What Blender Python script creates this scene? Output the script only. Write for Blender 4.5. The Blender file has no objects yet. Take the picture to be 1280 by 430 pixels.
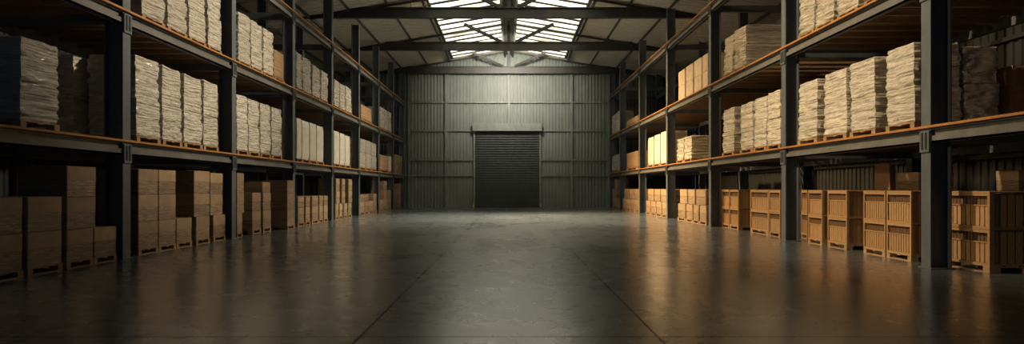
import bpy, bmesh, math, random
from mathutils import Vector, Matrix, noise

C = bpy.context.scene.collection
F = 700.0; VX = 636.0; HY = 235.0; CH = 1.6
XL, XR = 8.6, 8.3
YB = 46.5                       # back wall
YF = -9.0                       # open front end of the hall
XW = 15.5                       # side walls
RIDGE, SLOPE = 13.0, 0.17
def roof_z(x): return RIDGE - SLOPE*abs(x)
SH = {-1: [0.0, 2.68, 5.60, 8.67], 1: [0.0, 2.83, 5.85, 9.20]}
POSTS = {-1: [2.7, 7.6, 12.48, 17.4, 22.3, 27.2, 32.1, 37.0, 41.7, 45.85],
         1: [-1.1, 5.0, 11.02, 16.8, 23.0, 29.3, 35.5, 41.7, 45.85]}
RX = {-1: XL, 1: XR}
REAR = {-1: 11.8, 1: 12.1}

# ------------------------------------------------------------------ materials
def lin(c):
    return tuple((v/12.92 if v <= .04045 else ((v+.055)/1.055)**2.4) for v in c)
def mat(name, col, rough=.6, metal=0.0, spec=.5):
    m = bpy.data.materials.new(name); m.use_nodes = True
    b = m.node_tree.nodes['Principled BSDF']
    b.inputs['Base Color'].default_value = (*col, 1)
    b.inputs['Roughness'].default_value = rough
    b.inputs['Metallic'].default_value = metal
    b.inputs['Specular IOR Level'].default_value = spec
    return m, m.node_tree, b
def N(nt, t, **kw):
    n = nt.nodes.new(t)
    for k, v in kw.items(): setattr(n, k, v)
    return n
def coords(nt, scale=(1,1,1), obj=True, jitter=True):
    tc = N(nt, 'ShaderNodeTexCoord'); mp = N(nt, 'ShaderNodeMapping')
    mp.inputs['Scale'].default_value = scale
    if obj:
        nt.links.new(tc.outputs['Object'], mp.inputs['Vector'])
        if jitter:
            oi = N(nt, 'ShaderNodeObjectInfo'); mu = N(nt, 'ShaderNodeMath', operation='MULTIPLY')
            nt.links.new(oi.outputs['Random'], mu.inputs[0]); mu.inputs[1].default_value = 37.0
            cb = N(nt, 'ShaderNodeCombineXYZ')
            for i in range(3): nt.links.new(mu.outputs[0], cb.inputs[i])
            nt.links.new(cb.outputs[0], mp.inputs['Location'])
    else:
        ge = N(nt, 'ShaderNodeNewGeometry'); nt.links.new(ge.outputs['Position'], mp.inputs['Vector'])
    return mp
def noise_tex(nt, mp, scale, detail=4, rough=.55, dist=0):
    n = N(nt, 'ShaderNodeTexNoise'); n.inputs['Scale'].default_value = scale
    n.inputs['Detail'].default_value = detail; n.inputs['Roughness'].default_value = rough
    n.inputs['Distortion'].default_value = dist
    nt.links.new(mp.outputs[0], n.inputs['Vector']); return n
def ramp(nt, src, stops):
    r = N(nt, 'ShaderNodeValToRGB'); e = r.color_ramp.elements
    while len(e) < len(stops): e.new(.5)
    for k, (p, c) in enumerate(stops):
        e[k].position = p; e[k].color = (*c, 1) if len(c) == 3 else c
    nt.links.new(src, r.inputs[0]); return r
def bump(nt, b, src, strength, dist):
    bp = N(nt, 'ShaderNodeBump'); bp.inputs['Strength'].default_value = strength
    bp.inputs['Distance'].default_value = dist
    nt.links.new(src, bp.inputs['Height']); nt.links.new(bp.outputs[0], b.inputs['Normal']); return bp
def vary(nt, colsock, b, lo=.8, hi=1.15):
    """per-object tint variation of the material itself"""
    oi = N(nt, 'ShaderNodeObjectInfo'); mr = N(nt, 'ShaderNodeMapRange')
    mr.inputs['To Min'].default_value = lo; mr.inputs['To Max'].default_value = hi
    nt.links.new(oi.outputs['Random'], mr.inputs['Value'])
    vm = N(nt, 'ShaderNodeVectorMath', operation='SCALE')
    nt.links.new(colsock, vm.inputs[0]); nt.links.new(mr.outputs[0], vm.inputs['Scale'])
    nt.links.new(vm.outputs[0], b.inputs['Base Color'])

def painted_steel(name, col, rough=.45, metal=.0, amount=.25):
    m, nt, b = mat(name, col, rough, metal)
    mp = coords(nt, (1,1,.35), obj=False); n = noise_tex(nt, mp, 2.5, 6, .65)
    d = tuple(v*(1-amount) for v in col); l = tuple(min(1, v*(1+amount)) for v in col)
    r = ramp(nt, n.outputs[0], [(.3, d), (.7, l)]); nt.links.new(r.outputs[0], b.inputs['Base Color'])
    n2 = noise_tex(nt, mp, 30, 2); bump(nt, b, n2.outputs[0], .08, .01)
    return m
M = {}
M['steel'] = painted_steel('rack_steel', (.088, .104, .122), .42)
M['beam'] = painted_steel('roof_steel', (.040, .041, .040), .5)
M['rackbeam'] = painted_steel('rack_beam_steel', (.12, .12, .112), .45)
M['dark'] = painted_steel('dark_slot', (.012, .012, .014), .6)
M['orange'] = painted_steel('orange_edge', (.36, .155, .035), .5)
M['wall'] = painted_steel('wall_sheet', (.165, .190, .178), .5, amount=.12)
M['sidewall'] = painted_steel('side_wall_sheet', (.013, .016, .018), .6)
M['trim'] = painted_steel('wall_girt', (.17, .195, .18), .5)
M['roof'] = painted_steel('roof_sheet', (.42, .42, .385), .6, amount=.12)
M['door'] = painted_steel('roller_door', (.045, .058, .055), .45)
M['yellow'] = painted_steel('yellow_post', (.6, .36, .05), .5)

def wood(name, c0, c1, scale=(1,1,1), rough=.65):
    m, nt, b = mat(name, c0, rough, spec=.3)
    mp = coords(nt, scale); n = noise_tex(nt, mp, 6, 6, .6, 1.2)
    r = ramp(nt, n.outputs[0], [(.3, c0), (.7, c1)]); vary(nt, r.outputs[0], b, .85, 1.12)
    bump(nt, b, n.outputs[0], .2, .01); return m
M['pallet'] = wood('pallet_wood', (.26, .165, .085), (.38, .25, .14), (1,1,4))
M['crate'] = wood('crate_wood', (.26, .150, .068), (.42, .255, .122), (8,8,.8))
M['crate_shaded'] = wood('crate_recess_shade', (.085, .048, .024), (.15, .085, .042), (8,8,.8))  # crate wood darkened: shade of the recess put into the colour
M['deck'] = wood('deck_boards', (.19, .12, .068), (.31, .20, .12), (.6,6,6))
M['boards'] = wood('stacked_boards', (.30, .18, .09), (.42, .27, .15), (.7,.7,18))

# cardboard with wavy horizontal streaks of stretch film round its lower half
m, nt, b = mat('cardboard', (.33, .205, .115), .5, spec=.4)
mp = coords(nt, (1,1,1)); n = noise_tex(nt, mp, 3, 4)
r = ramp(nt, n.outputs[0], [(.3, (.27, .185, .108)), (.7, (.36, .25, .15))]); vary(nt, r.outputs[0], b, .82, 1.12)
M['card_lid'] = m
m, nt, b = mat('pale_cardboard', (.5, .4, .27), .5)
mp = coords(nt, (1,1,1)); n = noise_tex(nt, mp, 3, 4)
r = ramp(nt, n.outputs[0], [(.3, (.46, .37, .26)), (.7, (.60, .50, .36))]); vary(nt, r.outputs[0], b, .9, 1.1)
M['card_pale'] = m
m, nt, b = mat('cardboard_wrapped', (.33, .205, .115), .42, spec=.5)
mp = coords(nt, (1.2,1.2,14)); n = noise_tex(nt, mp, 2.2, 6, .62, .9)
r = ramp(nt, n.outputs[0], [(.32, (.10, .064, .036)), (.5, (.25, .168, .10)), (.68, (.44, .335, .22))])
vary(nt, r.outputs[0], b, .82, 1.12); bump(nt, b, n.outputs[0], .5, .03)
M['card'] = m

def film(name, c0, c1, rough, strength, stretch):
    m, nt, b = mat(name, c0, rough, spec=.6)
    mp = coords(nt, stretch); n = noise_tex(nt, mp, 3, 7, .68, .8)
    r = ramp(nt, n.outputs[0], [(.28, c0), (.62, c1)]); vary(nt, r.outputs[0], b, .9, 1.08)
    bump(nt, b, n.outputs[0], strength, .07)
    b.inputs['Coat Weight'].default_value = .6; b.inputs['Coat Roughness'].default_value = .22
    return m
M['film'] = film('crinkled_film', (.36, .33, .27), (.80, .75, .64), .30, 1.0, (1.6,1.6,7))
M['smooth'] = film('smooth_film', (.60, .56, .48), (.74, .70, .60), .4, .25, (1,1,3))
M['greyfilm'] = film('grey_film', (.30, .275, .235), (.52, .48, .40), .38, .7, (1,1,7))

# floor : polished, worn concrete with saw-cut joints
m, nt, b = mat('polished_concrete', (.05, .055, .058), .3, spec=.5)
mp = coords(nt, (1,1,1), obj=False)
n1 = noise_tex(nt, mp, .35, 8, .62, .6); n2 = noise_tex(nt, mp, 2.2, 8, .7, .3)
mx = N(nt, 'ShaderNodeMath', operation='ADD'); nt.links.new(n1.outputs[0], mx.inputs[0]); nt.links.new(n2.outputs[0], mx.inputs[1])
hf = N(nt, 'ShaderNodeMath', operation='MULTIPLY'); hf.inputs[1].default_value = .5; nt.links.new(mx.outputs[0], hf.inputs[0])
rc = ramp(nt, hf.outputs[0], [(.35, (.055, .078, .098)), (.5, (.085, .108, .126)), (.68, (.130, .150, .162))])
sx = N(nt, 'ShaderNodeSeparateXYZ'); nt.links.new(mp.outputs[0], sx.inputs[0])
def mth(op, a, v=None):
    q = N(nt, 'ShaderNodeMath', operation=op)
    if hasattr(a, 'is_output'): nt.links.new(a, q.inputs[0])
    else: q.inputs[0].default_value = a
    if v is not None:
        if hasattr(v, 'is_output'): nt.links.new(v, q.inputs[1])
        else: q.inputs[1].default_value = v
    return q.outputs[0]
ax = mth('ABSOLUTE', sx.outputs[0])
dx_ = mth('ABSOLUTE', mth('SUBTRACT', ax, 1.6))
jx = mth('LESS_THAN', dx_, .016)
md = mth('PINGPONG', mth('SUBTRACT', sx.outputs[1], 6.02), 4.19)
jy = mth('LESS_THAN', md, .014)
j = mth('MULTIPLY', mth('MAXIMUM', jx, jy), .92)
mc = N(nt, 'ShaderNodeMix', data_type='RGBA'); nt.links.new(j, mc.inputs[0])
nt.links.new(rc.outputs[0], mc.inputs[6]); mc.inputs[7].default_value = (.012, .013, .015, 1)
nt.links.new(mc.outputs[2], b.inputs['Base Color'])
mr = N(nt, 'ShaderNodeMapRange'); mr.inputs['From Min'].default_value = .35; mr.inputs['From Max'].default_value = .68
mr.inputs['To Min'].default_value = .22; mr.inputs['To Max'].default_value = .36
nt.links.new(hf.outputs[0], mr.inputs['Value']); nt.links.new(mr.outputs[0], b.inputs['Roughness'])
nt.links.new(mth('MULTIPLY', mth('SUBTRACT', 1.0, j), .85), b.inputs['Coat Weight']); nt.links.new(mth('MULTIPLY', mth('SUBTRACT', 1.0, j), .5), b.inputs['Specular IOR Level']); b.inputs['Coat Roughness'].default_value = .19; b.inputs['Specular Tint'].default_value = (.80, .92, 1.0, 1); b.inputs['IOR'].default_value = 1.65; b.inputs['Coat IOR'].default_value = 1.7
mp3 = coords(nt, (.6,1.6,1), obj=False); n3 = noise_tex(nt, mp3, 4, 7, .72, .8); bump(nt, b, n3.outputs[0], .22, .014); nt.links.new(b.inputs['Normal'].links[0].from_socket, b.inputs['Coat Normal'])
M['floor'] = m

# translucent roof sheets lit by the sky behind them
m = bpy.data.materials.new('lit_skylight'); m.use_nodes = True; nt = m.node_tree
b = nt.nodes['Principled BSDF']; b.inputs['Base Color'].default_value = (.7, .69, .62, 1); b.inputs['Roughness'].default_value = .5
mp = coords(nt, (.25, 1.3, 1), obj=False); n = noise_tex(nt, mp, 1.0, 3, .6)
r = ramp(nt, n.outputs[0], [(.34, (.16, .14, .095)), (.66, (1.0, .91, .72))])
nt.links.new(r.outputs[0], b.inputs['Emission Color']); b.inputs['Emission Strength'].default_value = 3.2
M['sky'] = m
m, nt, b = mat('added_lamp_glass', (.9, .8, .6), .3); b.inputs['Emission Color'].default_value = (1, .72, .4, 1); b.inputs['Emission Strength'].default_value = 6  # glowing face of the added flood lamps
M['lamp'] = m

# ------------------------------------------------------------------ mesh helpers
class MB:
    def __init__(s): s.v = []; s.f = []; s.mi = []
    def box(s, x0, x1, y0, y1, z0, z1, mi=0):
        x0, x1 = min(x0, x1), max(x0, x1); y0, y1 = min(y0, y1), max(y0, y1); z0, z1 = min(z0, z1), max(z0, z1)
        n = len(s.v)
        s.v += [(x0,y0,z0),(x1,y0,z0),(x1,y1,z0),(x0,y1,z0),(x0,y0,z1),(x1,y0,z1),(x1,y1,z1),(x0,y1,z1)]
        for q in ((0,3,2,1),(4,5,6,7),(0,1,5,4),(1,2,6,5),(2,3,7,6),(3,0,4,7)):
            s.f.append(tuple(n+i for i in q)); s.mi.append(mi)
        return s
    def bar(s, p, q, w, h, mi=0):
        """square bar between two points"""
        p, q = Vector(p), Vector(q); d = (q-p).normalized()
        up = Vector((0,1,0)) if abs(d.y) < .9 else Vector((0,0,1))
        a = d.cross(up).normalized(); c = a.cross(d).normalized(); n = len(s.v)
        for e in (p, q):
            for i, jj in ((-1,-1),(1,-1),(1,1),(-1,1)):
                s.v.append(tuple(e + a*(i*w/2) + c*(jj*h/2)))
        for k in range(4): s.f.append((n+k, n+(k+1)%4, n+4+(k+1)%4, n+4+k)); s.mi.append(mi)
        s.f += [(n+3,n+2,n+1,n), (n+4,n+5,n+6,n+7)]; s.mi += [mi, mi]
        return s
    def mesh(s, name, mats, bevel=0):
        me = bpy.data.meshes.new(name); me.from_pydata(s.v, [], s.f)
        for q in (mats if isinstance(mats, (list, tuple)) else [mats]): me.materials.append(q)
        for k, p in enumerate(me.polygons): p.material_index = s.mi[k]
        bm = bmesh.new(); bm.from_mesh(me)
        if bevel:
            bmesh.ops.bevel(bm, geom=list(bm.edges), offset=bevel, segments=1, affect='EDGES')
        bmesh.ops.recalc_face_normals(bm, faces=bm.faces)
        bm.to_mesh(me); bm.free()
        return me
def put(name, me, parent=None, loc=(0,0,0), scale=(1,1,1), rz=0):
    o = bpy.data.objects.new(name, me); C.objects.link(o)
    o.location = loc; o.scale = scale; o.rotation_euler = (0, 0, rz)
    if parent is not None: o.parent = parent
    return o
def struct(o): o['kind'] = 'structure'; return o
def tag(o, label, cat, group=None):
    o['label'] = label; o['category'] = cat
    if group: o['group'] = group
    return o

# ------------------------------------------------------------------ the hall
struct(put('floor', MB().box(-XW, XW, YF, YB+.3, -.3, 0).mesh('floor', M['floor'])))

def corrugated(name, a0, a1, pitch, depth, pt, material, thick=.05):
    """ribbed sheet: pt(a, off, end) -> xyz ; a along, end 0/1 across, off the rib height"""
    v, f = [], []; a = a0; prof = ((0,0),(.36,0),(.46,1),(.82,1),(.98,0)); cols = []
    while a < a1:
        for fr, hgt in prof:
            if a+fr*pitch <= a1: cols.append((a+fr*pitch, hgt*depth))
        a += pitch
    cols.append((a1, 0))
    for (p, h) in cols:
        v += [pt(p, h, 0), pt(p, h, 1), pt(p, h-thick-depth, 0), pt(p, h-thick-depth, 1)]
    for k in range(len(cols)-1):
        n = 4*k
        f += [(n, n+4, n+5, n+1), (n+2, n+3, n+7, n+6), (n, n+2, n+6, n+4), (n+1, n+5, n+7, n+3)]
    f += [(0,1,3,2), (len(v)-4, len(v)-2, len(v)-1, len(v)-3)]
    me = bpy.data.meshes.new(name); me.from_pydata(v, [], f); me.materials.append(material)
    bm = bmesh.new(); bm.from_mesh(me); bmesh.ops.recalc_face_normals(bm, faces=bm.faces); bm.to_mesh(me); bm.free()
    return struct(put(name, me))
corrugated('wall_back', -XW, XW, .27, .05, lambda a, h, e: (a, YB+.05-h, 0 if e == 0 else roof_z(a)+.05), M['wall'])
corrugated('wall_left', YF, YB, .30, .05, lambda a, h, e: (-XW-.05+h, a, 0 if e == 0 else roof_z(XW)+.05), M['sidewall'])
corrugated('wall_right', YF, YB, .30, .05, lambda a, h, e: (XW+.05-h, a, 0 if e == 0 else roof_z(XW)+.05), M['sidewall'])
SKX0, SKX1 = .55, 4.6; SKY0 = 25.0; SKY1 = 45.6
def roof_sheet(s, xa, xb, ya, yb):
    return corrugated('ceiling', ya, yb, .30, .04,
        lambda a, h, e: (s*(xa if e == 0 else xb), a, roof_z(xa if e == 0 else xb) + .06 - h), M['roof'], thick=-.10)
for s in (-1, 1):
    roof_sheet(s, SKX1, XW+.1, YF, YB+.1)
    roof_sheet(s, 0, SKX1, YF, SKY0)
    roof_sheet(s, 0, SKX0, SKY0, SKY1)
    roof_sheet(s, 0, SKX1, SKY1, YB+.1)
# skylight strips: ribbed translucent sheets between glazing bars
for k, s in enumerate((-1, 1)):
    w = corrugated('window_%d' % (k+1), SKY0, SKY1, .42, .05,
        lambda a, h, e, s=s: (s*(SKX0 if e == 0 else SKX1), a, roof_z(SKX0 if e == 0 else SKX1)+.07-h), M['sky'], thick=-.09)
    fr = MB(); y = SKY0
    while y < SKY1:
        for dz in (0,):
            fr.bar((s*SKX0, y, roof_z(SKX0)-.02), (s*SKX1, y, roof_z(SKX1)-.02), .07, .22)
        y += 1.05
    fr.bar((s*SKX1, SKY0, roof_z(SKX1)-.02), (s*SKX1, SKY1, roof_z(SKX1)-.02), .16, .16)
    put('window_frame', fr.mesh('glazing_bars', M['beam']), w)
tn = [0]
def trim(mb, m, bevel=0):
    tn[0] += 1; return struct(put('trim_%d' % tn[0], mb.mesh('trim', m, bevel)))
for s in (-1, 1):
    trim(MB().box(s*.22, s*.36, YF, YB, 12.45, 12.95), M['beam'])                    # ridge channels
    for x in (4.85, 6.7, 8.8, 11.0, 13.4):                                          # purlins
        trim(MB().bar((s*x, YF, roof_z(x)-.09), (s*x, YB, roof_z(x)-.09), .08, .16), M['beam'])
    trim(MB().box(s*.1, s*.2, YF, YB, 12.62, 12.7), M['beam'])
# back wall: girts and wall posts
for z in (8.7, 3.93, 2.63):
    trim(MB().box(-XW, -2.95 if z < 6 else XW, YB-.14, YB-.02, z-.06, z+.06), M['trim'])
    if z < 6: trim(MB().box(2.69, XW, YB-.14, YB-.02, z-.06, z+.06), M['trim'])
trim(MB().box(-XW, -2.95, YB-.14, YB-.02, 6.29, 6.41), M['trim'])
trim(MB().box(2.69, XW, YB-.14, YB-.02, 6.29, 6.41), M['trim'])
for x in (-8.25, -5.2, 5.2, 8.25):
    trim(MB().box(x-.09, x+.09, YB-.2, YB-.02, 0, 11.1), M['trim'])
trim(MB().box(-.08, .08, YB-.2, YB-.02, 6.95, 12.4), M['trim'])
# side wall columns and girts
for s in (-1, 1):
    for z in (2.6, 6.2, 9.4):
        trim(MB().box(s*(XW-.14), s*(XW-.02), YF, YB-.2, z-.06, z+.06), M['sidewall'])
# roller door
DX = -.13; DW = 2.66
dm = MB(); z = .04
while z < 6.2:
    for (y0, y1, a, bb) in ((YB-.17, YB-.05, 0, .13), (YB-.07, YB-.05, .13, .20)):
        dm.box(DX-DW, DX+DW, y0, y1, z+a, z+bb)
    z += .20
door = struct(put('door_1', dm.mesh('roller_curtain', M['door'])))
put('shutter_box', MB().box(DX-DW-.2, DX+DW+.2, YB-.6, YB-.02, 6.27, 6.92).mesh('shutter_box', M['trim'], .02), door)
for s in (-1, 1):
    put('guide_rail', MB().box(DX+s*DW, DX+s*(DW+.14), YB-.24, YB-.02, 0, 6.27).mesh('guide_rail', M['trim'], .01), door)
put('bottom_bar', MB().box(DX-DW, DX+DW, YB-.2, YB-.04, 0, .1).mesh('bottom_bar', M['dark']), door)
bo = MB().box(-.09, .09, -.09, .09, 0, .04).mesh('kerb', M['steel'])
for s, side in ((-1, 'left'), (1, 'right')):
    g = put('door_guard_post', None, None, (DX+s*(DW+.1), YB-.5, 0))
    tag(g, 'short yellow guard post at the %s foot of the roller door' % side, 'guard post', 'guard posts at the roller door')
    bm = bmesh.new(); bmesh.ops.create_cone(bm, cap_ends=True, segments=20, radius1=.07, radius2=.07, depth=.22, matrix=Matrix.Translation((0,0,.15)))
    me = bpy.data.meshes.new('post'); bm.to_mesh(me); bm.free(); me.materials.append(M['yellow'])
    put('post', me, g); put('base_plate', bo, g)

# ------------------------------------------------------------------ roof trusses
def ibeam_x(mb, x0, x1, y, z0, z1, fw=.26):
    mb.box(x0, x1, y-fw/2, y+fw/2, z0, z0+.05).box(x0, x1, y-fw/2, y+fw/2, z1-.05, z1).box(x0, x1, y-.015, y+.015, z0+.05, z1-.05)
    return mb
for yy, lab in ((31.0, 'nearest roof truss, deep dark tie beam crossing the top of the hall'),
                (38.3, 'middle roof truss with dark tie beam and two sloping struts below skylights'),
                (46.0, 'farthest roof truss, pale tie beam against the back wall gable')):
    t = put('roof_truss', None, None, (0, yy, 11.0)); tag(t, lab, 'roof truss', 'roof trusses across the hall')
    put('tie_beam', ibeam_x(MB(), -XW, XW, 0, 0, .58).mesh('tie_beam', M['beam']), t)
    for s in (-1, 1):
        zr = roof_z(0)-11.0
        put('rafter', MB().bar((s*.1, 0, zr-.18), (s*11.0, 0, roof_z(11.0)-11.0-.16), .11, .13).mesh('rafter', M['beam']), t)
        put('strut', MB().bar((s*.5, -.05, .58), (s*2.95, -1.35, roof_z(2.95)-11.0-.08), .19, .16).mesh('strut', M['beam']), t)
    put('king_post', MB().box(-.1, .1, -.1, .1, .58, zr-.3).mesh('king_post', M['beam']), t)

# ------------------------------------------------------------------ pallet racking
DTOP = .06
def build_rack(s):
    side = 'left' if s < 0 else 'right'
    X, R = RX[s], REAR[s]; ps = POSTS[s]
    root = put('pallet_rack', None, None, (s*X, ps[0], 0))
    tag(root, 'tall dark steel pallet rack with orange edged shelves along the %s side of the aisle' % side, 'pallet rack', 'racks flanking the aisle')
    off = Vector((-s*X, -ps[0], 0))
    def P(name, me, x, y, z=0, par=root, scale=(1,1,1)):
        if par is root: return put(name, me, root, (s*x-s*X, y-ps[0], z), scale)
        return put(name, me, par, (x, y, z), scale)
    H = 11.0
    # column: I section, flange faces the aisle
    um = MB().box(0, s*.03, 0, .25, 0, 1).box(s*.39, s*.42, 0, .25, 0, 1).box(s*.03, s*.39, .11, .14, 0, 1)
    um = um.mesh('upright', M['steel'])
    bp = MB().box(-s*.03, s*.45, -.05, .3, 0, .03).mesh('base_plate', M['steel'], .005)
    sl = MB().box(-s*.035, 0, .0, .25, -.42, 0).box(-s*.05, -s*.035, .055, .095, -.36, -.03, 1).box(-s*.05, -s*.035, .155, .195, -.36, -.03, 1)
    sl = sl.mesh('bracket', [M['steel'], M['dark']], 0)
    for k, y in enumerate(ps):
        u = P('upright', um, X, y, 0, scale=(1,1,H)); ur = P('upright', um, R, y, 0, scale=(1,1,H))
        for o in (u,): 
            q = put('base_plate', bp, o); q.matrix_parent_inverse = Matrix.Diagonal((1,1,1/H,1)); q.matrix_basis = Matrix.Identity(4)
            for z in SH[s][1:]:
                q = put('bracket', sl, o); q.matrix_parent_inverse = Matrix.Diagonal((1,1,1/H,1)); q.location = (0,0,z-.1)
        for z in SH[s][1:]:
            c = MB().box(s*(X+.42), s*R, y+.06, y+.19, z-.34, z-.08).mesh('cross_beam', M['steel'])
            put('cross_beam', c, root, off)
    for k in range(len(ps)-1):
        y0, y1 = ps[k]+.25, ps[k+1]
        for lv, z in enumerate(SH[s][1:]):
            b_ = MB()
            # channel section: recessed web, flanges top and bottom
            b_.box(s*(X+.08), s*(X+.11), y0, y1, z-.30, z-.06).box(s*(X+.02), s*(X+.16), y0, y1, z-.085, z-.06)
            b_.box(s*(X+.02), s*(X+.16), y0, y1, z-.34, z-.30).box(s*(X+.02), s*(X+.05), y0, y1, z-.34, z-.20)
            put('shelf_beam', b_.mesh('shelf_beam', M['rackbeam']), root, off)
            put('rear_beam', MB().box(s*R, s*(R+.1), y0, y1, z-.34, z-.06).mesh('rear_beam', M['steel']), root, off)
            put('orange_edge', MB().box(s*(X-.06), s*(X+.0), ps[k], ps[k+1], z-.05, z-.0).mesh('orange_edge', M['orange'], .006), root, off)
            if lv < 2:
                d = MB(); y = y0-.2
                while y < y1+.0:
                    d.box(s*(X+.0), s*R, y, min(y+.19, y1), z-.05, z-.001); y += .30
                y = y0+.1
                while y < y1:
                    d.box(s*(X+.17), s*R, y, min(y+.07, y1), z-.17, z-.051); y += .62
                put('shelf_deck', d.mesh('shelf_deck', M['deck']), root, off)
for s in (-1, 1): build_rack(s)

# ------------------------------------------------------------------ goods: shared meshes
def bundle_mesh(seed, amp, layers, wob):
    """unit block (1 x 1 x 1, base at z 0) of stacked sheets drawn tight in film"""
    rnd = random.Random(seed); nz = layers; ns = 13
    per = []
    for side in range(4):
        for k in range(ns):
            t = k/ns - .5
            x, y = [(t, -.5), (.5, t), (-t, .5), (-.5, -t)][side]
            per.append((x, y, [(0,-1),(1,0),(0,1),(-1,0)][side], k == 0))
    v = []; lay = [rnd.uniform(-1, 1) for _ in range(nz+2)]
    for iz in range(nz+1):
        z = iz/nz
        for (x, y, nrm, corner) in per:
            q = noise.noise(Vector((x*2.2+seed*3.1, y*2.2, z*7)))
            q2 = noise.noise(Vector((x*5+9, y*5+seed*1.7, z*24)))
            q3 = noise.noise(Vector((x*1.5, y*1.5+seed, z*2.3)))
            o = amp*(.28*lay[iz] + .6*q2 + 1.2*q + .9*q3) - (.012 if corner else 0)
            if iz in (0, nz): o -= .04
            if iz in (1, nz-1): o -= .012
            xx, yy = x + nrm[0]*o, y + nrm[1]*o
            if corner:
                xx = x*(1+o*1.2); yy = y*(1+o*1.2)
            zz = z + (wob*noise.noise(Vector((x*2.5+seed, y*2.5, z*4))) if 0 < iz < nz else 0)
            v.append((xx*.975, yy*.975, zz))
    m = len(per); f = []
    for iz in range(nz):
        for k in range(m):
            f.append((iz*m+k, iz*m+(k+1)%m, (iz+1)*m+(k+1)%m, (iz+1)*m+k))
    c = len(v); v.append((0,0,0)); v.append((0,0,1.0))
    for k in range(m):
        f.append((c, (k+1)%m, k)); f.append((c+1, nz*m+k, nz*m+(k+1)%m))
    return v, f
def bmesh_of(name, vf, material):
    me = bpy.data.meshes.new(name); me.from_pydata(vf[0], [], vf[1]); me.materials.append(material); return me
BUND = [bmesh_of('bundle', bundle_mesh(k, .040, 38, .022), M['film']) for k in range(7)]
BSM = [bmesh_of('smooth_bundle', bundle_mesh(20+k, .006, 12, .0), M['smooth']) for k in range(3)]
BGR = [bmesh_of('grey_bundle', bundle_mesh(30+k, .018, 24, .01), M['greyfilm']) for k in range(3)]
BBO = [bmesh_of('board_layers', bundle_mesh(40+k, .010, 26, 0), M['boards']) for k in range(3)]

def pallet_mesh():
    m = MB()
    for x in (-.5, -.07, .36):
        for y in ((-.5, .36) if x != -.07 else (-.5, -.07, .36)): m.box(x, x+.14, y, y+.14, .018, .115)
        m.box(x, x+.14, -.5, .5, 0, .018)
    for x in (-.5, -.3, -.1, .1, .3): m.box(x+.0, x+.17 if x < .3 else .5, -.5, .5, .118, .14)
    for y in (-.5, -.07, .36): m.box(-.5, .5, y, y+.14, .1, .118)
    return m.mesh('pallet', M['pallet'])
PAL = pallet_mesh()
def box_meshes():
    b_ = MB().box(-.49, .49, -.49, .49, 0, .56).mesh('box_body', M['card'], .014)
    l_ = MB().box(-.494, .494, -.494, .494, .52, .995).mesh('box_lid', M['card_lid'], .014)
    return b_, l_
BODY, LID = box_meshes()
def crate_meshes():
    """unit crate; decorated long faces on -x / +x (the aisle faces)"""
    body = MB()
    n = 9
    for k in range(n):
        a, c = -.455+k*.91/n, -.455+(k+1)*.91/n-.02
        for sx in (-1, 1):
            body.box(sx*.43, sx*.478, a, c, .05, .60)
            body.box(a, c, sx*.45, sx*.48, .05, .93)
    body.box(-.435, .435, -.45, .45, .03, .93)
    fr = MB()
    for sx in (-1, 1):
        for sy in (-1, 1): fr.box(sx*.44, sx*.5, sy*.455, sy*.5, 0, .95)
        fr.box(sx*.44, sx*.5, -.455, .455, 0, .045)
        fr.box(sx*.44, sx*.5, -.455, .455, .87, .95)
        fr.box(-.44, .44, sx*.48, sx*.495, 0, .05)
    rail = MB()
    for sx in (-1,): rail.box(sx*.45, sx*.492, -.455, .455, .595, .625)
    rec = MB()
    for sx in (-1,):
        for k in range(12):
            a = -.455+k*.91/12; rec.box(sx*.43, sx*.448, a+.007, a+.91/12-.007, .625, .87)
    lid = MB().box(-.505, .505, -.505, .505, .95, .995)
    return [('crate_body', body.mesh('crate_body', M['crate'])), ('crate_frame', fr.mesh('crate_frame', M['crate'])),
            ('cross_rail', rail.mesh('cross_rail', M['crate'])), ('recessed_slats', rec.mesh('recessed_slats', M['crate_shaded'])),
            ('lid', lid.mesh('crate_lid', M['crate'], .006))]
CRATE = crate_meshes()

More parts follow.
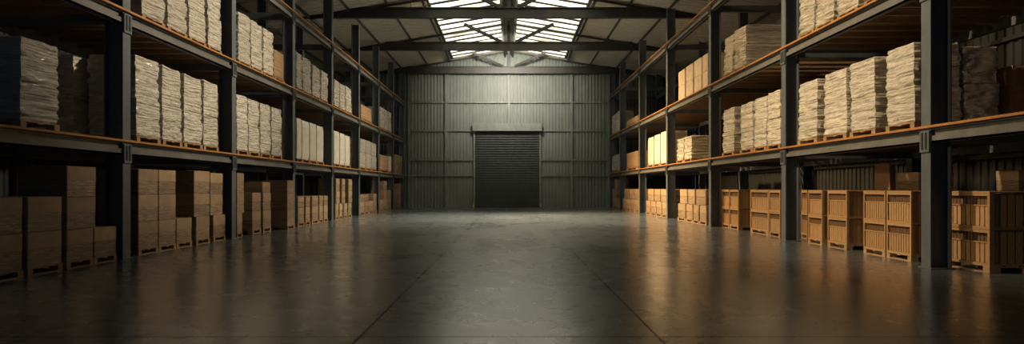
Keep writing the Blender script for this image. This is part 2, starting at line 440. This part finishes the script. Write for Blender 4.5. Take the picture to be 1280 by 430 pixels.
# ------------------------------------------------------------------ goods: placement
ORD = ['first', 'second', 'third', 'fourth', 'fifth', 'sixth', 'seventh', 'eighth', 'ninth']
LEV = ['floor', 'lower shelf', 'upper shelf']
def bayname(s, b): return ORD[b] + ' bay'
def depth_of(X, px): return X*F/abs(px-VX)
def clampd(s, bay, d0, d1, post=True):
    if not post: return d0, d1
    ps = POSTS[s]; a, c = ps[bay+1]+.32, ps[bay+2]-.08
    w = d1-d0
    if d0 < a: d0 = a; d1 = max(d1, a+min(w, .7))
    if d1 > c: d1 = c; d0 = min(d0, c-min(w, .7))
    return d0, d1
rnd = random.Random(7)
def wrapped(s, lev, bay, idx, d0, d1, ztop, X, kind='film', dep=1.15, where=None):
    z0 = SH[s][lev]; w = d1-d0; side = 'left' if s < 0 else 'right'
    root = put('wrapped_pallet_load', None, None, (s*(X+dep/2), (d0+d1)/2, z0))
    look = {'film': 'white crinkled film-wrapped load', 'smooth': 'smooth cream wrapped load', 'grey': 'greyish film-wrapped load', 'boards': 'brown board stack'}[kind]
    pos = where or '%s from near end, %s, %s of the %s rack' % (ORD[idx], LEV[lev], bayname(s, bay), side)
    tag(root, '%s, %s' % (look, pos), 'pallet load', 'pallet loads on the %s of the %s rack' % (LEV[lev], side))
    put('pallet', PAL, root, (0,0,0), (dep, w, 1))
    h = ztop - z0 - .14
    if kind == 'smooth':
        put('bundle', rnd.choice(BSM), root, (0,0,.14), (dep, w, h))
    elif kind == 'boards':
        root.name = 'board_stack'
        put('board_layers', rnd.choice(BBO), root, (0,0,.14), (dep, w, h))
    else:
        pool = BUND if kind == 'film' else BGR
        a = h*rnd.uniform(.46, .52)
        put('bundle', rnd.choice(pool), root, (0,0,.14), (dep, w, a))
        put('bundle', rnd.choice(pool), root, (rnd.uniform(-.02,.02),rnd.uniform(-.01,.01),.14+a), (dep*.99, w*.985, h-a))
    return root
def wrapped_px(s, lev, bay, items, X=None, kind='film', dep=1.15, post=True):
    """items: (outer px, inner px, y of the top at the outer px)"""
    X = X or RX[s]+.1
    for i, it in enumerate(items):
        k = it[3] if len(it) > 3 else kind; dd = it[4] if len(it) > 4 else dep
        d0, d1 = depth_of(X, it[0]), depth_of(X, it[1])
        zt = CH + (HY-it[2])*d0/F
        d0, d1 = clampd(s, bay, d0, d1, post)
        wrapped(s, lev, bay, i, d0, d1, zt, X, k, dd)
TIER = ['bottom', 'second', 'third', 'fourth']
def tiername(t, n): return 'only' if n == 1 else 'top' if t == n-1 else 'bottom' if t == 0 else 'middle'
def pallet(s, x, y, z, dep, w, label):
    o = put('wooden_pallet', PAL, None, (x, y, z), (dep, w, 1)); tag(o, label, 'pallet', 'wooden pallets under the stacks'); return o
def carton(s, X, dep, d0, d1, z, h, label, group, near=True, jit=0):
    w = (d1-d0)*(1 if near == True else .95)
    if near == 'pale':
        r = put('cardboard_box', PALE, None, (s*(X+dep/2), (d0+d1)/2, z), (dep, w, h))
    elif near:
        r = put('cardboard_box', None, None, (s*(X+dep/2+jit), (d0+d1)/2, z)); 
        put('box_body', BODY, r, (0,0,0), (dep, w, h)); put('box_lid', LID, r, (0,0,0), (dep, w, h))
    else:
        r = put('cardboard_box', CARTON, None, (s*(X+dep/2+jit), (d0+d1)/2, z), (dep, w, h))
    return tag(r, label, 'cardboard box', group)
CARTON = MB().box(-.49, .49, -.49, .49, 0, .52).box(-.494, .494, -.494, .494, .5, .995, 1).mesh('carton', [M['card'], M['card_lid']], .03)
PALE = MB().box(-.49, .49, -.49, .49, 0, .995).mesh('pale_carton', M['card_pale'], .02)
def crate(s, X, dep, d0, d1, z, h, label, group):
    r = put('wooden_crate', None, None, (s*(X+dep/2), (d0+d1)/2, z))
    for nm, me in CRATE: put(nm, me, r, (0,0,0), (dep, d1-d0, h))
    return tag(r, label, 'crate', group)
def stack_px(s, bay, idx, x0, x1, hs, X, dep=1.0, kind='carton', lev=0, post=False, near=True, pal=True, where=None, upx=None, same=True):
    """a stack of boxes; hs bottom to top; upx = {tier: (outer px, inner px)} for tiers narrower than the base"""
    side = 'left' if s < 0 else 'right'
    z = SH[s][lev]; where = where or '%s stack, %s bay on the %s, %s rack' % (ORD[idx], ORD[bay], LEV[lev], side)
    post = post or X < RX[s]+.45
    d0, d1 = clampd(s, bay, depth_of(X, x0), depth_of(X, x1), post)
    if pal:
        pallet(s, s*(X+dep/2), (d0+d1)/2, z, dep, d1-d0, 'wooden pallet under the ' + where); z += .14
    for t, h in enumerate(hs):
        e0, e1 = d0, d1
        if upx and t in upx: e0, e1 = clampd(s, bay, depth_of(X, upx[t][0]), depth_of(X, upx[t][1]), post)
        lab = '%s %s, ' % (tiername(t, len(hs)), 'pale cardboard box' if near == 'pale' else 'brown cardboard box' if kind == 'carton' else 'slatted wooden crate') + where
        if kind == 'carton':
            carton(s, X, dep, e0, e1, z, h, lab, 'cardboard boxes on the %s of the %s rack' % (LEV[lev], side), near)
        else:
            crate(s, X, dep, e0, e1, z, h, lab, 'slatted crates along the right rack')
        z += h
L, R = -1, 1
XLs, XRs = XL+.1, XR+.1
# ---- left, upper shelf
wrapped_px(L, 2, 1, [(178,206.5,-70),(210,234.5,-52),(237,258,-38),(261,277.5,-25)])
wrapped_px(L, 2, 2, [(298.7,313.7,13),(314.9,328.6,24),(330,342.4,34),(343.5,356,60,'boards',2.0)])
wrapped_px(L, 2, 3, [(371.5,378.3,64),(379.3,389.4,70),(391,400.6,80),(402.0,410.2,87)])
wrapped_px(L, 2, 4, [(418,424.6,98.5),(425.6,432,103.6),(433,440,107)])
wrapped_px(L, 2, 5, [(452,465,129,'boards',2.0)])
wrapped_px(L, 2, 6, [(476,480.5,133),(481,485.3,136),(485.8,490,139)])
# ---- left, lower shelf
wrapped_px(L, 1, 0, [(26,74.5,44),])
wrapped_px(L, 1, 1, [(171,201,67.5),(204,228,80),(230.6,253.4,91),(255,273.5,98.7)])
wrapped_px(L, 1, 2, [(297,310.6,117),(311.6,325,122.5),(326.2,338.6,128),(340.4,352.8,133)])
wrapped_px(L, 1, 3, [(371.7,377.6,147),(378.4,387.2,150),(388,396,153),(396.7,405,156.5)], kind='smooth')
wrapped_px(L, 1, 4, [(418,425,163),(425.7,431.6,166),(432,438,169)], kind='smooth')
wrapped_px(L, 1, 5, [(450.5,457.5,172.5),(458.3,464.4,175),(465,471.5,178)], kind='grey')
wrapped_px(L, 1, 6, [(475.5,486,193,'boards',1.3),(486.8,492,195,'smooth')])
# right, lower shelf
wrapped_px(R, 1, 1, [(1143,1107,52),(1094,1062,69.8),(1058,1029,83.7),(1021,997,97.7)], X=XR+.1, dep=1.0)
wrapped_px(R, 1, 2, [(975,958.4,111),(957.3,941.6,118.6),(940.6,925,126),(917,902.5,133)])
wrapped_px(R, 1, 3, [(864,854.6,169),(853.8,845.6,172)], dep=1.3)
wrapped_px(R, 1, 4, [(833,825.2,163),(824.5,817.2,167),(816.4,809.4,170.6)], kind='smooth')
wrapped_px(R, 1, 5, [(797,783,188,'boards',1.2)])
wrapped_px(R, 1, 6, [(774,771,192,'grey'),(770.6,767.6,193,'grey'),(767.2,764.4,194.5,'grey')])
# right, upper shelf
wrapped_px(R, 2, 1, [(1140,1112,-75),(1107,1080,-60),(1072,1046,-45),(1042,1019,-32),(1017,998,-20)])
wrapped_px(R, 2, 2, [(931,916,29.6,'film',2.2),(914.8,904.4,42)])
wrapped_px(R, 2, 5, [(797,783,143.5,'boards',1.2)])
wrapped_px(R, 2, 6, [(774,771,138),(770.6,767.6,141),(767.2,764.4,143.5)])
REARL = True
# rear row of loads seen dark past the near columns
def rear_load(s, lev, X, d0, d1, h, where, kind='film', dep=1.2):
    wrapped(s, lev, 0, 0, d0, d1, SH[s][lev]+h, X, kind, dep, where)
rear_load(R, 1, 9.45, 11.62, 12.5, 1.72, 'in shade behind the near right column, lower shelf', dep=.74)
rear_load(L, 1, 9.95, 12.8, 13.8, 1.98, 'in shade left of the near left column, lower shelf', dep=1.1)
rear_load(R, 1, 10.35, 11.5, 12.5, 1.3, 'brown, at the right picture edge on the lower shelf', 'boards', .8)
# right, upper shelf, third bay: two tiers of pale cartons
for i, (a, c) in enumerate(((884.5,877.6),(876.8,867),(866,856.8),(855.8,847.5))):
    stack_px(R, 3, i, a, c, [.74,.74], XRs, .9, lev=2, post=True, pal=False, near='pale')
# ---- left, floor
BH = .65
stack_px(L, 0, 0, -27, 29.3, [BH,BH], 8.68, 1.0, where='nearest stack at the left picture edge')
stack_px(L, 0, 1, 34.7, 78.3, [BH,BH], 8.68, 1.0)
stack_px(L, 0, 2, 83.7, 117.3, [BH-.02,BH,BH-.03], 8.68, 1.0, upx={1:(83.7,120.3),2:(84,120.6)})
stack_px(L, 0, 3, 120.8, 148.6, [.62], 8.68, 1.0)
stack_px(L, 1, 0, 173.4, 198.2, [BH,BH,BH-.03], 8.76)
stack_px(L, 1, 1, 198.9, 220.2, [BH,BH,BH-.03], 8.76)
stack_px(L, 1, 2, 221, 240.2, [BH], 8.76)
stack_px(L, 1, 3, 245.6, 262.5, [BH,BH,BH], 8.76, upx={1:(243,262.5),2:(243,262.5)})
stack_px(L, 1, 4, 267.6, 283, [BH,.62,.64], 8.76, upx={1:(263.3,278.8),2:(263.3,279)})
stack_px(L, 1, 5, 218, 233.5, [BH,BH,BH-.02], 10.25, where='shaded rear stack behind the single box, second bay, left rack')
stack_px(L, 2, 0, 296.5, 303, [BH,BH,BH], 8.7, 1.0, upx={1:(296.5,305.3),2:(296.5,305.3)})
stack_px(L, 2, 1, 315.7, 326.3, [BH,BH], 8.85, 1.1)
stack_px(L, 2, 2, 329.2, 339, [BH,BH,.38], 8.85, 1.1, upx={2:(328.5,338.2)})
stack_px(L, 2, 3, 359.5, 368.5, [BH-.04,BH,.5], 8.5, 1.6, upx={1:(361,370.6),2:(361,370.6)})
for i, (a, c) in enumerate(((372.3,380.6),(382,388),(390,398.4),(399.2,404),(404.8,410))):
    stack_px(L, 3, i, a, c, [BH,.45], 8.70, .95, near=False)
for i, (a, c, u) in enumerate(((419.5,423.6,(420.3,425)),(424.6,428.6,(427.5,431.8)),(430,434.4,(432.8,433)),(435.6,439.8,(436,440.4)))):
    if i == 2: stack_px(L, 4, i, a, c, [BH], 8.70, .95, near=False)
    else: stack_px(L, 4, i, a, c, [BH,BH,BH], 8.70, .95, near=False, upx={1:u,2:u})
stack_px(L, 5, 0, 450.3, 456, [BH,.42], 8.70, .95, near=False)
stack_px(L, 5, 1, 456.3, 461, [BH,.42], 8.70, .95, near=False)
stack_px(L, 5, 2, 461.3, 466.5, [BH], 8.70, .95, near=False)
stack_px(L, 5, 3, 466.9, 473, [BH,.44], 8.70, .95, near=False)
stack_px(L, 6, 0, 475, 479.4, [BH], 8.70, .95, near=False)
stack_px(L, 6, 1, 480, 484.2, [BH,BH,BH], 8.70, .95, near=False)
stack_px(L, 6, 2, 484.8, 489, [BH,BH], 8.70, .95, near=False)
stack_px(L, 7, 0, 498, 501.5, [BH,BH,.5], 8.7, .95, near=False)
# lower shelf, far left: three pale narrow boxes
for i, (a, c) in enumerate(((493.5,496.2),(497,500),(500.8,503.6))):
    stack_px(L, 7, i, a, c, [.75,.75], XLs, .9, lev=1, post=False, near=False, pal=False)
# ---- right, floor
CRH = .70
crX = 8.72
stack_px(R, 0, 0, 1237, 1181, [.70,.70], 9.02, 1.5, 'crate', where='nearest stack, right of the near right column')
for i, (a, c) in enumerate(((1139,1108.2),(1106.6,1079.4),(1058.5,1034.5),(1027.6,1010.3))):
    stack_px(R, 1, i, a, c, [CRH,CRH], crX, 1.15, 'crate')
stack_px(R, 1, 4, 1009, 1001.5, [CRH,CRH], 9.35, 1.1, 'crate', where='shaded set back stack just right of the second column, right rack')
for i, (a, c) in enumerate(((975,961.4),(960.6,938),(923,912.2),(911.4,901.2))):
    stack_px(R, 2, i, a, c, [CRH,CRH], crX, 1.15, 'crate')
for i, (a, c, u) in enumerate(((882.8,874.2,(882,869.4)),(873.2,866.4,(868.4,859.6)),(865.6,857.4,(858.6,849.4)),(856.6,847,None))):
    stack_px(R, 3, i, a, c, [CRH,CRH] if u else [CRH], 8.45, 1.0, near=False, upx={1:u} if u else None)
for i, (a, c, u) in enumerate(((833,827.2,(833,825.6)),(826.4,820,(824.8,817.6)),(819.3,813.4,(816.6,809.6)),(812.6,807.4,None))):
    stack_px(R, 4, i, a, c, [CRH,CRH] if u else [CRH], 8.45, 1.0, near=False, upx={1:u} if u else None)
for i, (a, c, u) in enumerate(((798.6,793,(798.6,792.6)),(792.4,788,(791.8,786.6)),(787.3,782.2,(785.8,780)),(781.6,777.4,None))):
    stack_px(R, 5, i, a, c, [CRH,CRH] if u else [CRH], 8.45, 1.0, near=False, upx={1:u} if u else None)
for i, (a, c, h) in enumerate(((774,771.2,[CRH]),(770.8,768,[CRH,CRH,.8]),(767.6,764.8,[CRH,CRH]))):
    stack_px(R, 6, i, a, c, h, 8.45, 1.0, near=False)
# rear row on the right floor: crates carrying loose boxes, glimpsed above the front crates
stack_px(R, 0, 0, 1273.5, 1243, [CRH,CRH], 10.85, 1.1, 'crate', where='rear row at the right picture edge')
stack_px(R, 1, 5, 1149, 1118, [CRH,CRH], 10.2, 1.1, 'crate', where='rear row stack under the loose box, second bay, right rack')
carton(R, 10.87, .9, depth_of(10.87,1273), depth_of(10.87,1244), 1.541, .44, 'loose tan box lying on rear crates at the right picture edge', 'loose boxes on the rear crates')
carton(R, 10.22, .9, depth_of(10.22,1148), depth_of(10.22,1121), 1.541, .46, 'loose tan box lying on rear crates left of the near right column', 'loose boxes on the rear crates')
stack_px(R, 1, 6, 1100, 1068, [CRH,CRH], 10.2, 1.1, 'crate', where='rear row stack under the upright boards, second bay, right rack')
bb = put('timber_bundle', None, None, (10.6, depth_of(10.4,1096), 1.541)); tag(bb, 'upright pale boards leaning together on the rear crates', 'boards')
for k in range(4):
    put('board', MB().box(-.05+.06*k, -.01+.06*k, -.3+.02*k, .32-.03*k, 0, .74-.04*k).mesh('board', M['boards'], .004), bb)

# ------------------------------------------------------------------ added lamps, unseen, invented to light the hall
def aim(o, tgt):
    d = Vector(tgt)-o.location; o.rotation_euler = d.to_track_quat('-Z', 'Y').to_euler()
housing = MB().box(-.2,.2,-.14,.14,0,.14).box(-.02,.02,-.16,.16,.14,.3).mesh('added_lamp_housing', M['dark'], .02)
glass = MB().box(-.17,.17,-.11,.11,-.012,0).mesh('added_lamp_glass', M['lamp'])
def flood(x, y, z, tgt, watts, col, ang, lab, blend=.8, size=.25):  # made-up fixture with a spot, added to brighten its target
    r = put('added_flood_lamp', None, None, (x, y, z)); d = Vector(tgt)-Vector((x,y,z)); r.rotation_euler = d.to_track_quat('-Z','Y').to_euler()
    tag(r, lab, 'flood lamp', 'added flood lamps under the roof'); put('housing', housing, r); put('glass', glass, r)
    st = put('hanging_stem', MB().box(-.015,.015,-.015,.015,.1,roof_z(x)-z-.02).mesh('stem', M['steel']), r)
    st.matrix_parent_inverse = r.rotation_euler.to_matrix().to_4x4().inverted()
    ld = bpy.data.lights.new('flood', 'SPOT'); ld.energy = watts; ld.color = col; ld.spot_size = math.radians(ang); ld.spot_blend = blend
    ld.shadow_soft_size = size
    lo = bpy.data.objects.new('added_lamp_light', ld); C.objects.link(lo); lo.parent = r; lo.location = (0,0,-.06)
WARM = (1, .63, .28); SOFT = (1, .83, .60)
flood(-5.5, 31.42, 11.4, (7.4, 30, .4), 36000, WARM, 75, 'added flood lamp behind the nearest tie beam facing the right rack')
flood(-4.5, 20.0, 11.3, (8.4, 21.5, 2.0), 5000, WARM, 80, 'added flood lamp high above the aisle lighting the middle of the right rack')
flood(-3.5, 13.2, 11.3, (8.4, 14.2, 4.8), 9500, (1, .76, .46), 58, 'added flood lamp high above the near aisle facing the right rack')
flood(4.5, 17.5, 11.3, (-8.6, 16.5, 7.6), 9000, SOFT, 58, 'added flood lamp high above the near aisle facing the left rack')
flood(4.5, 31.42, 11.4, (-8.6, 29.0, 2.2), 7000, SOFT, 90, 'added flood lamp behind the nearest tie beam facing the left rack')

flood(0, 31.42, 11.45, (0.6, 28.5, 0), 27000, (1, .82, .55), 105, 'added flood lamp behind the nearest tie beam pointing down at the aisle', blend=1, size=.4)  # added to brighten the middle of the floor
flood(-8.2, 7.9, 6.0, (10.7, 12.6, 1.6), 2000, (1, .72, .40), 34, 'added flood lamp on the nearest left column facing the right floor row')  # added out of view to reach under the right shelf
flood(0, 38.55, 11.45, (0, 46.5, 10.2), 5200, (1, .90, .72), 100, 'added flood lamp behind the middle tie beam facing the back wall', blend=1, size=.5)  # added to make the bright spot high on the back wall
# ------------------------------------------------------------------ sky outside, camera
w = bpy.data.worlds.new('dusk_sky'); bpy.context.scene.world = w; w.use_nodes = True
bg = w.node_tree.nodes['Background']; bg.inputs[0].default_value = (.16, .30, .50, 1); bg.inputs[1].default_value = .20
HAZE = 0
if HAZE:
    vs = w.node_tree.nodes.new('ShaderNodeVolumeScatter'); vs.inputs['Density'].default_value = HAZE; vs.inputs['Color'].default_value = (.95, .95, .88, 1)
    vs.inputs['Anisotropy'].default_value = .3
    w.node_tree.links.new(vs.outputs[0], w.node_tree.nodes['World Output'].inputs['Volume'])
cam = bpy.data.cameras.new('camera'); co = bpy.data.objects.new('camera', cam); C.objects.link(co)
co.location = (0, 0, CH); co.rotation_euler = (math.radians(90), 0, 0)
cam.sensor_width = 36; cam.lens = 36*F/1280; cam.shift_y = (HY-215)/1280; cam.shift_x = (640-VX)/1280
cam.clip_end = 300
bpy.context.scene.camera = co
sc = bpy.context.scene
sc.view_settings.view_transform = 'Standard'; sc.view_settings.look = 'None'
sc.view_settings.gamma = 1; sc.view_settings.use_curve_mapping = False; sc.view_settings.exposure = 0
